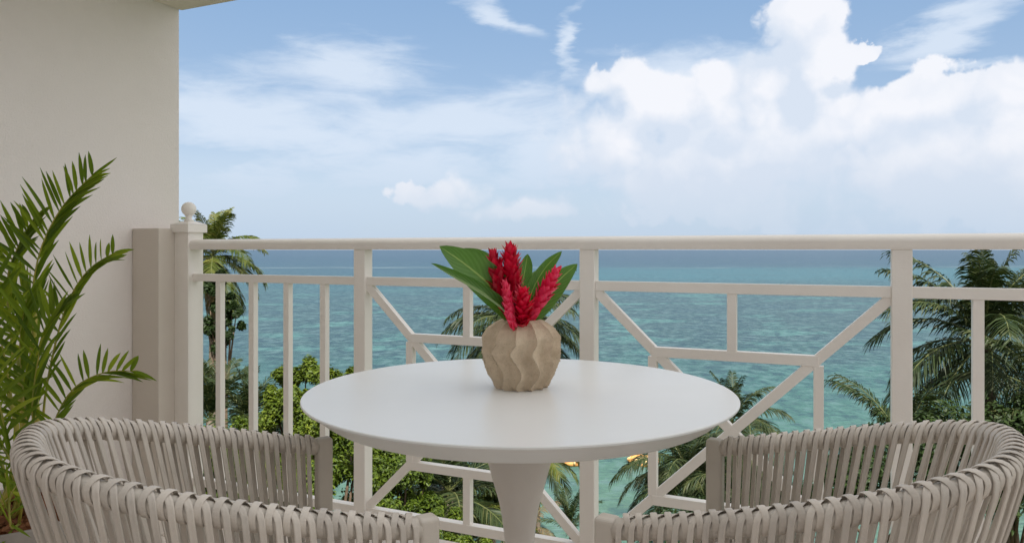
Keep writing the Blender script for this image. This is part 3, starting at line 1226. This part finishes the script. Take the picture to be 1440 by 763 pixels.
fr = [
    # pts (px,py,d) , count, leaflet length, width, facing, t0, seed
    (((38, 770, 2.18), (46, 620, 2.16), (42, 480, 2.14), (52, 370, 2.12), (84, 296, 2.10), (134, 242, 2.06)), 36, .17, .022, (.55, -.9, .1), .42, 1),
    (((40, 770, 2.12), (52, 640, 2.10), (66, 540, 2.06), (90, 440, 2.03), (122, 382, 2.00), (166, 352, 1.96)), 26, .13, .020, (.1, -1, -.15), .40, 2),
    (((36, 770, 2.10), (54, 680, 2.08), (74, 600, 2.05), (102, 548, 2.02), (145, 524, 1.98), (192, 521, 1.95)), 22, .14, .021, (.1, -1, -.2), .38, 3),
    (((34, 770, 2.20), (30, 640, 2.20), (18, 500, 2.19), (10, 400, 2.17), (24, 350, 2.13), (48, 306, 2.10)), 28, .17, .022, (.4, -1, .1), .40, 4),
    (((32, 770, 2.16), (22, 640, 2.12), (6, 500, 2.08), (-20, 420, 2.04), (-60, 350, 2.0)), 26, .22, .024, (.2, -1, .1), .36, 5),
    (((40, 770, 2.08), (42, 660, 2.03), (46, 560, 1.98), (62, 470, 1.94), (86, 430, 1.92)), 22, .17, .024, (-.1, -1, .15), .40, 6),
    (((34, 770, 2.06), (20, 670, 2.00), (2, 580, 1.95), (-20, 500, 1.92), (-40, 450, 1.90)), 24, .19, .024, (0, -1, .2), .30, 7),
    (((30, 770, 2.18), (10, 680, 2.2), (-20, 600, 2.22), (-60, 560, 2.24)), 22, .20, .022, (.2, -1, .3), .25, 8),
    (((36, 770, 2.25), (44, 640, 2.28), (48, 540, 2.30), (42, 450, 2.30), (30, 400, 2.30)), 24, .18, .022, (.3, -1, .1), .40, 9),
    (((34, 770, 2.04), (30, 700, 2.00), (12, 640, 1.96), (-14, 620, 1.94)), 18, .15, .018, (.1, -1, .4), .25, 10),
    (((36, 770, 2.10), (40, 640, 2.05), (34, 560, 2.02), (28, 480, 2.01), (38, 420, 2.0)), 22, .18, .024, (.5, -1, .15), .38, 11),
    (((26, 790, 2.02), (16, 740, 1.97), (14, 700, 1.93), (30, 672, 1.90)), 9, .12, .014, (.1, -1, .5), .2, 12),
]
for k, (pts, n_l, L, w_, fc, t0, sd_) in enumerate(fr):
    pp = P3(*pts)
    b0 = PB + Vector((random.uniform(-.06, .06), random.uniform(-.06, .06), .27))
    pp[0] = b0
    areca_frond(palm, pp, n_l, L, w_, fc, t0, seed=sd_)
for pts in (((26, 720, 2.16), (34, 640, 2.15), (30, 560, 2.15), (26, 500, 2.15)), ((46, 720, 2.14), (52, 620, 2.13), (46, 520, 2.13), (50, 440, 2.12)), ((16, 720, 2.12), (24, 620, 2.1), (10, 540, 2.1))):
    pp = P3(*pts)
    pp[0] = PB + Vector((random.uniform(-.05, .05), random.uniform(-.05, .05), .27))
    cane(pp)


# ------------------------------------------------------------------ outdoor palms
def frond_mesh(name, L, el0, droop, nl, lw, ll, seed, mt, hang=.35, twist=0.0, ragged=.1):
    """frond along local +X from the origin; el0 start elevation, droop total bend downward"""
    rnd = random.Random(seed)
    N = 22
    pts = [Vector((0, 0, 0))]
    yaw = rnd.uniform(-.12, .12)
    for i in range(N):
        t = (i + .5) / N
        e = el0 - droop * t ** 1.25
        a = yaw * t
        pts.append(pts[-1] + Vector((cos(e) * cos(a), cos(e) * sin(a), sin(e))) * (L / N))
    tv, tf = tube(pts[::3] + [pts[-1]], [.030 * (1 - .92 * i / 8) * L / 3 for i in range(9)], 5)
    vs, fs = list(tv), list(tf)
    nr = len(tf)
    for i in range(nl):
        t = .10 + .90 * (i + .5) / nl
        k = min(int(t * N), N - 1)
        f = t * N - k
        p = pts[k] * (1 - f) + pts[k + 1] * f
        tg = (pts[k + 1] - pts[k]).normalized()
        sd = tg.cross(Vector((0, 0, 1)))
        if sd.length < 1e-3:
            sd = Vector((0, 1, 0))
        sd.normalize()
        if twist:
            sd = Matrix.Rotation(twist * t, 3, tg) @ sd
        upv = sd.cross(tg).normalized()
        env = min(1, .45 + 2.2 * t) * (1 - max(0, t - .55) ** 1.4 * 1.5)
        for s in (-1, 1):
            if rnd.random() < ragged * .5:
                continue
            l_ = ll * env * rnd.uniform(.85, 1.1)
            fw = .55 + .75 * t + rnd.uniform(-.1, .1)
            d = (tg * fw + sd * s + upv * rnd.uniform(.05, .38)).normalized()
            g = hang * rnd.uniform(.7, 1.5)
            wv = tg * (lw * .5)
            m1 = p + d * (l_ * .45) - Vector((0, 0, g * .22 * l_))
            m2 = p + d * (l_ * .80) - Vector((0, 0, g * .72 * l_))
            tip = p + d * (l_ * .98) - Vector((0, 0, g * 1.25 * l_))
            k0 = len(vs)
            tw = (tg * .8 + upv * rnd.uniform(-.5, .5)).normalized() * (lw * .5)
            vs += [p - wv * .5, p + wv * .5, m1 - tw, m1 + tw, m2 - tw * .75, m2 + tw * .75, tip]
            fs += [(k0, k0 + 1, k0 + 3, k0 + 2), (k0 + 2, k0 + 3, k0 + 5, k0 + 4), (k0 + 4, k0 + 5, k0 + 6)]
    me = bpy.data.meshes.new(name)
    me.from_pydata([tuple(v) for v in vs], [], fs)
    me.materials.append(mt)
    me.materials.append(M['rachis'])
    me.polygons.foreach_set('material_index', [1] * nr + [0] * (len(fs) - nr))
    me.update()
    return me


ELS = [84, 68, 50, 32, 12, -12, -35]


def frond_set(tag_, mt, L, lw, ll, nl, hang, dr=1.0):
    out = {}
    for e in ELS:
        for v_ in range(2):
            droop = radians({84: 34, 68: 56, 50: 88, 32: 92, 12: 82, -12: 62, -35: 42}[e]) * dr
            out[(e, v_)] = frond_mesh('frond', L, radians(e), droop, nl, lw, ll, e * 7 + v_ * 31 + 5, mt, hang)
    return out


FS_C = frond_set('c', M['coco'], 3.2, .050, .78, 64, .45)
FS_Y = frond_set('y', M['cocol'], 2.7, .055, .80, 62, .35)
FS_S = frond_set('s', M['coco'], 2.4, .055, .60, 40, .25, .8)
FS_D = frond_set('d', M['dead'], 2.6, .06, .55, 34, .6, .8)


def palm_tree(label, px, py, d, fset, n=24, scale=1.0, seed=0, els=ELS, lean=(0, 0), trunk_r=.15, dead=0, az_pref=None, group='palm trees between the balcony and the sea'):
    top = PX(px, py, d)
    rs = random.Random(seed)
    gx_, gy_ = top.x + lean[0], top.y + lean[1]
    gz = ground_z(gx_, gy_) - .1
    root = thing('palm_tree', label, 'palm tree', (gx_, gy_, gz), group)
    b0 = Vector((gx_, gy_, gz))
    pts = bez(b0, b0 + Vector((0, 0, (top.z - gz) * .35)), top - Vector((lean[0] * -.15, lean[1] * -.15, (top.z - gz) * .3)), top, 26)
    rr = []
    for i in range(26):
        t = i / 25
        rr.append(trunk_r * (1.35 - .55 * t) * (1 + .06 * (i % 2)) * (1.3 if i == 0 else 1))
    tv, tf = tube(pts, rr, 10)
    mobj('trunk', tv, tf, M['trunk'], root, True)
    off = top - b0
    for i in range(n):
        t = (i + .5) / n
        e = els[min(int(t * len(els)), len(els) - 1)]
        az_ = i * 2.399963 + rs.uniform(-.25, .25) + seed
        o = bpy.data.objects.new('frond', fset[(e, rs.randint(0, 1))])
        o.location = off + Vector((0, 0, .25 - .35 * t))
        o.rotation_euler = (rs.uniform(-.15, .15), rs.uniform(-.12, .12), az_)
        s = scale * rs.uniform(.88, 1.08) * (.80 if e > 80 else 1)
        o.scale = (s, s, s)
        o.parent = root
        COL.objects.link(o)
    for i in range(dead):
        e = -35
        o = bpy.data.objects.new('dry_frond', FS_D[(e, i % 2)])
        o['label'] = 'dry yellowed frond hanging down'
        o.location = off + Vector((0, 0, -.25))
        o.rotation_euler = (0, radians(30 + rs.uniform(-8, 14)), rs.uniform(-2.6, 0.4))
        s = scale * rs.uniform(.75, .95)
        o.scale = (s, s, s)
        o.parent = root
        COL.objects.link(o)
    return root


palm_tree('tall coconut palm with a big dark crown behind the right chair', 1385, 482, 20, FS_C, 36, 1.04, 1, lean=(.8, -.5), els=[84, 68, 68, 50, 32, 12, -12, -35])
palm_tree('palm right of the tall coconut palm, cut by the right edge of the photo', 1500, 600, 17, FS_C, 24, .9, 8)
palm_tree('low palm arching fronds over the back of the right chair', 1270, 640, 19, FS_C, 22, .85, 2, els=[68, 50, 32, 32, 12, -12])
palm_tree('palm right of the table edge, its crown fanned upward above a dark mass of fronds', 1030, 600, 28, FS_C, 26, .80, 3)
palm_tree('shaded palm below the right end of the table, hanging low dark fronds', 965, 668, 25, FS_C, 30, .88, 4, els=[68, 50, 32, 12, 12, -12, -35])
palm_tree('second shaded palm standing under the fan-crowned one', 1060, 700, 23, FS_C, 26, .85, 14, els=[68, 50, 32, 12, 12, -12, -35])
palm_tree('dark palm directly behind the vase, fronds spread to both sides', 726, 462, 28, FS_C, 32, 1.04, 5, els=[68, 50, 32, 32, 12, 12, -12])
palm_tree('tall palm behind the ball-topped post, with dry fronds hanging down its trunk', 300, 362, 27, FS_Y, 28, .80, 6, dead=14)
palm_tree('low palm seen between the two leftmost bars, fronds upright', 296, 590, 21, FS_S, 14, .8, 9, els=[84, 84, 68, 68, 50])
palm_tree('low palm seen between the second and third bars, fronds in a feathery fan', 348, 600, 20, FS_S, 16, .8, 10, els=[84, 68, 68, 50, 32])
palm_tree('small sunlit yellow-green palm left of the table leg', 690, 722, 19, FS_Y, 16, .55, 11, els=[84, 68, 50, 32, 12])
palm_tree('slim palm with a bare thin trunk right of the table leg', 757, 650, 24, FS_Y, 14, .62, 12, els=[50, 32, 12, 12, -12], trunk_r=.07)
palm_tree('young upright palm low down beside the middle post', 803, 745, 22, FS_S, 10, .55, 13, els=[84, 84, 68, 50], trunk_r=.07)
palm_tree('dark palm below the table, left of the leg, crowded by bushes', 632, 700, 17, FS_S, 22, .95, 15, els=[68, 50, 32, 12, -12])
palm_tree('yellowing palm low behind the table leg, fronds drooping', 745, 752, 20, FS_D, 14, .5, 17, els=[50, 32, 12, -12, -35])
palm_tree('dark palm between the fourth bar and the bright bush', 375, 640, 19, FS_S, 18, .8, 18, els=[68, 50, 32, 12])


# ------------------------------------------------------------------ leafy trees and shrubs
def leafy(name, label, cat, blobs, n, size, mt, seed, group=None, trunk=True):
    """blobs: (centre Vector, rx, ry, rz); leaves fill the outer shell of lumpy clumps"""
    rg = np.random.default_rng(seed)
    c0 = blobs[0][0]
    gz = ground_z(c0.x, c0.y) - .1
    root = thing(name, label, cat, (c0.x, c0.y, gz), group)
    # clumps on the blobs' surfaces
    cl = []
    for (c_, rx, ry, rz) in blobs:
        k = max(10, int(26 * (rx * rz) ** .9))
        d = rg.normal(size=(k, 3))
        d /= np.linalg.norm(d, axis=1)[:, None]
        d[:, 2] = np.where(d[:, 2] < -.5, -d[:, 2], d[:, 2])
        rad = rg.uniform(.55, 1.05, size=(k, 1))
        pos_ = np.array(c_) + d * rad * np.array([rx, ry, rz])
        cl.append(np.c_[pos_, rg.uniform(.22, .50, size=k) * (rx + rz) / 2 * .62, d])
    cl = np.concatenate(cl)
    idx = rg.integers(0, len(cl), size=n)
    d = rg.normal(size=(n, 3))
    d /= np.linalg.norm(d, axis=1)[:, None]
    rr = rg.uniform(.25, 1.0, size=n) ** .6 * rg.uniform(.85, 1.25, size=n)
    p = cl[idx, :3] + d * (cl[idx, 3] * rr)[:, None]
    # leaf frames: normals mostly outward + up
    nr = d * .7 + cl[idx, 4:7] * .4 + np.array([0, 0, .6]) + rg.normal(size=(n, 3)) * .45
    nr /= np.linalg.norm(nr, axis=1)[:, None]
    a = np.cross(nr, rg.normal(size=(n, 3)))
    a /= np.linalg.norm(a, axis=1)[:, None]
    b_ = np.cross(nr, a)
    s = (size * rg.uniform(.6, 1.25, size=n))[:, None]
    v0 = p - a * s
    v1 = p - b_ * s * .42 + nr * s * .12
    v2 = p + a * s - nr * s * .18
    v3 = p + b_ * s * .42 + nr * s * .12
    V = np.stack([v0, v1, v2, v3], 1).reshape(-1, 3) - np.array(origin(root))
    me = bpy.data.meshes.new('crown')
    me.vertices.add(n * 4)
    me.vertices.foreach_set('co', V.astype(np.float32).ravel())
    q = np.arange(n) * 4
    F = np.stack([q, q + 1, q + 2, q, q + 2, q + 3], 1).reshape(-1)
    me.loops.add(len(F))
    me.loops.foreach_set('vertex_index', F.astype(np.int32))
    me.polygons.add(n * 2)
    me.polygons.foreach_set('loop_start', (np.arange(n * 2) * 3).astype(np.int32))
    me.materials.append(mt)
    me.update(calc_edges=True)
    o = bpy.data.objects.new('crown', me)
    o.parent = root
    COL.objects.link(o)
    # trunk and limbs
    tv, tf = [], []
    b0 = Vector((c0.x, c0.y, gz))
    top = c0 + Vector((0, 0, -.2))
    h_ = max((top.z - gz), .5)
    v_, f_ = tube([b0, b0 + Vector((.05, 0, h_ * .5)), top], [.13, .09, .05], 8)
    tv += v_
    tf += f_
    for k in range(min(14, len(cl))):
        q_ = Vector(cl[(k * 7) % len(cl), :3])
        st = b0 + (top - b0) * (.45 + .5 * (k % 5) / 5)
        v_, f_ = tube([st, (st + q_) / 2 + Vector((0, 0, .12)), q_], [.05, .032, .012], 6)
        o0 = len(tv)
        tv += v_
        tf += [tuple(i + o0 for i in f) for f in f_]
    mobj('trunk', tv, tf, M['bark'], root, True)
    return root


def BL(px, py, d, r_px, rz_px=None, ry=None):
    k = d / FPX
    rx = r_px * k
    return (PX(px, py, d), rx, ry or rx, (rz_px or r_px) * k)


GB = 'leafy trees and shrubs below the balcony'
leafy('leafy_tree', 'bright yellow-green tree behind the fourth bar and the left post', 'tree',
      [BL(428, 548, 18, 46, 50), BL(478, 552, 17.6, 36, 36), BL(405, 610, 17.5, 50, 60), BL(460, 630, 17.2, 60, 60)], 30000, .060, M['bush'], 1, GB)
leafy('leafy_tree', 'leafy tree with sunlit top just left of the table leg, behind the left lattice panel', 'tree',
      [BL(560, 690, 15, 70, 70), BL(510, 650, 15.5, 56, 60), BL(600, 735, 14.5, 52, 42)], 28000, .052, M['bush'], 2, GB)
leafy('leafy_tree', 'deep green tree filling the gap behind the left chair', 'tree',
      [BL(470, 715, 13.5, 90, 70), BL(380, 700, 14, 80, 70), BL(300, 680, 14.5, 70, 70), BL(480, 630, 14, 50, 50), BL(340, 630, 15, 46, 36)], 36000, .050, M['bush'], 3, GB)
leafy('leafy_tree', 'small round-leaved tree hanging beside the trunk of the tall left palm', 'tree',
      [BL(316, 470, 24, 20, 26), BL(320, 428, 24, 12, 18), BL(294, 480, 24, 20, 36), BL(300, 430, 24, 14, 32), BL(306, 400, 24.2, 14, 22), BL(330, 450, 24, 10, 26)], 15000, .080, M['bushd'], 4, GB)
leafy('shrub', 'low bright shrub along the foot of the left lattice panel', 'shrub',
      [BL(620, 775, 11, 60, 26), BL(540, 770, 11, 60, 26), BL(690, 785, 11, 50, 24)], 16000, .038, M['bush'], 5, GB)
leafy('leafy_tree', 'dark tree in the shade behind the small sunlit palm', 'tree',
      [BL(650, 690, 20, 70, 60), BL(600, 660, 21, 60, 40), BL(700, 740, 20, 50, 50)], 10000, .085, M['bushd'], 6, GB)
leafy('leafy_tree', 'dark green tree under the right palms, seen through the right chair', 'tree',
      [BL(1240, 700, 16, 90, 60), BL(1340, 660, 17, 110, 80), BL(1430, 640, 17, 70, 80)], 12000, .08, M['bushd'], 7, GB)
leafy('shrub', 'sunlit yellow-green shrub low at the far right, behind the right chair', 'shrub',
      [BL(1425, 590, 19, 30, 24), BL(1445, 640, 19, 40, 40)], 4000, .08, M['bush'], 8, GB)
leafy('shrub', 'deep green shrub at the foot of the slope under the fan-crowned palm', 'shrub',
      [BL(1010, 745, 21, 80, 40), BL(1120, 735, 20, 80, 50)], 9000, .08, M['bushd'], 9, GB)


leafy('leafy_tree', 'dark tree added as shade behind the low fronds below the right end of the table', 'tree',  # added dark foliage standing in for the deep shade among the palms
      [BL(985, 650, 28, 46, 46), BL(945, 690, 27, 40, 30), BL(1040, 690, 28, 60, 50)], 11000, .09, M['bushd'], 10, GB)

# ------------------------------------------------------------------ round floats on the water
def float_ring(label, px, py, r_):
    # on the water surface
    d = (EYE - SEA_Z) * FPX / (py - 351)
    c_ = PX(px, py, d)
    root = thing('swim_float', label, 'float', (c_.x, c_.y, SEA_Z), 'round floats on the water')
    pts = [Vector((c_.x + r_ * cos(a), c_.y + r_ * sin(a), SEA_Z + .12)) for a in [2 * pi * i / 40 for i in range(41)]]
    tv, tf = tube(pts, .16, 10)
    mobj('rim_tube', tv, tf, M['float'], root, True)
    lathe('deck', [(.0001, SEA_Z + .10), (r_ - .1, SEA_Z + .12), (r_ - .1, SEA_Z + .2), (.0001, SEA_Z + .24)], c_.x, c_.y, M['floaty'], root, 40)
    for i in range(8):
        a = 2 * pi * i / 8
        p = Vector((c_.x + r_ * cos(a), c_.y + r_ * sin(a), SEA_Z + .12))
        q = Vector((c_.x + (r_ + .17) * cos(a), c_.y + (r_ + .17) * sin(a), SEA_Z + .13))
        tv, tf = tube([Vector((p.x * .97 + c_.x * .03, p.y * .97 + c_.y * .03, SEA_Z + .33)), q + Vector((0, 0, .12)), q], .07, 6)
        mobj('handle', tv, tf, M['floaty'], root, True)


float_ring('orange and yellow round float on the water between the middle post and the right lattice', 905, 650, .80)
float_ring('orange and yellow round float mostly hidden under the table edge by the middle post', 806, 650, 0.7)
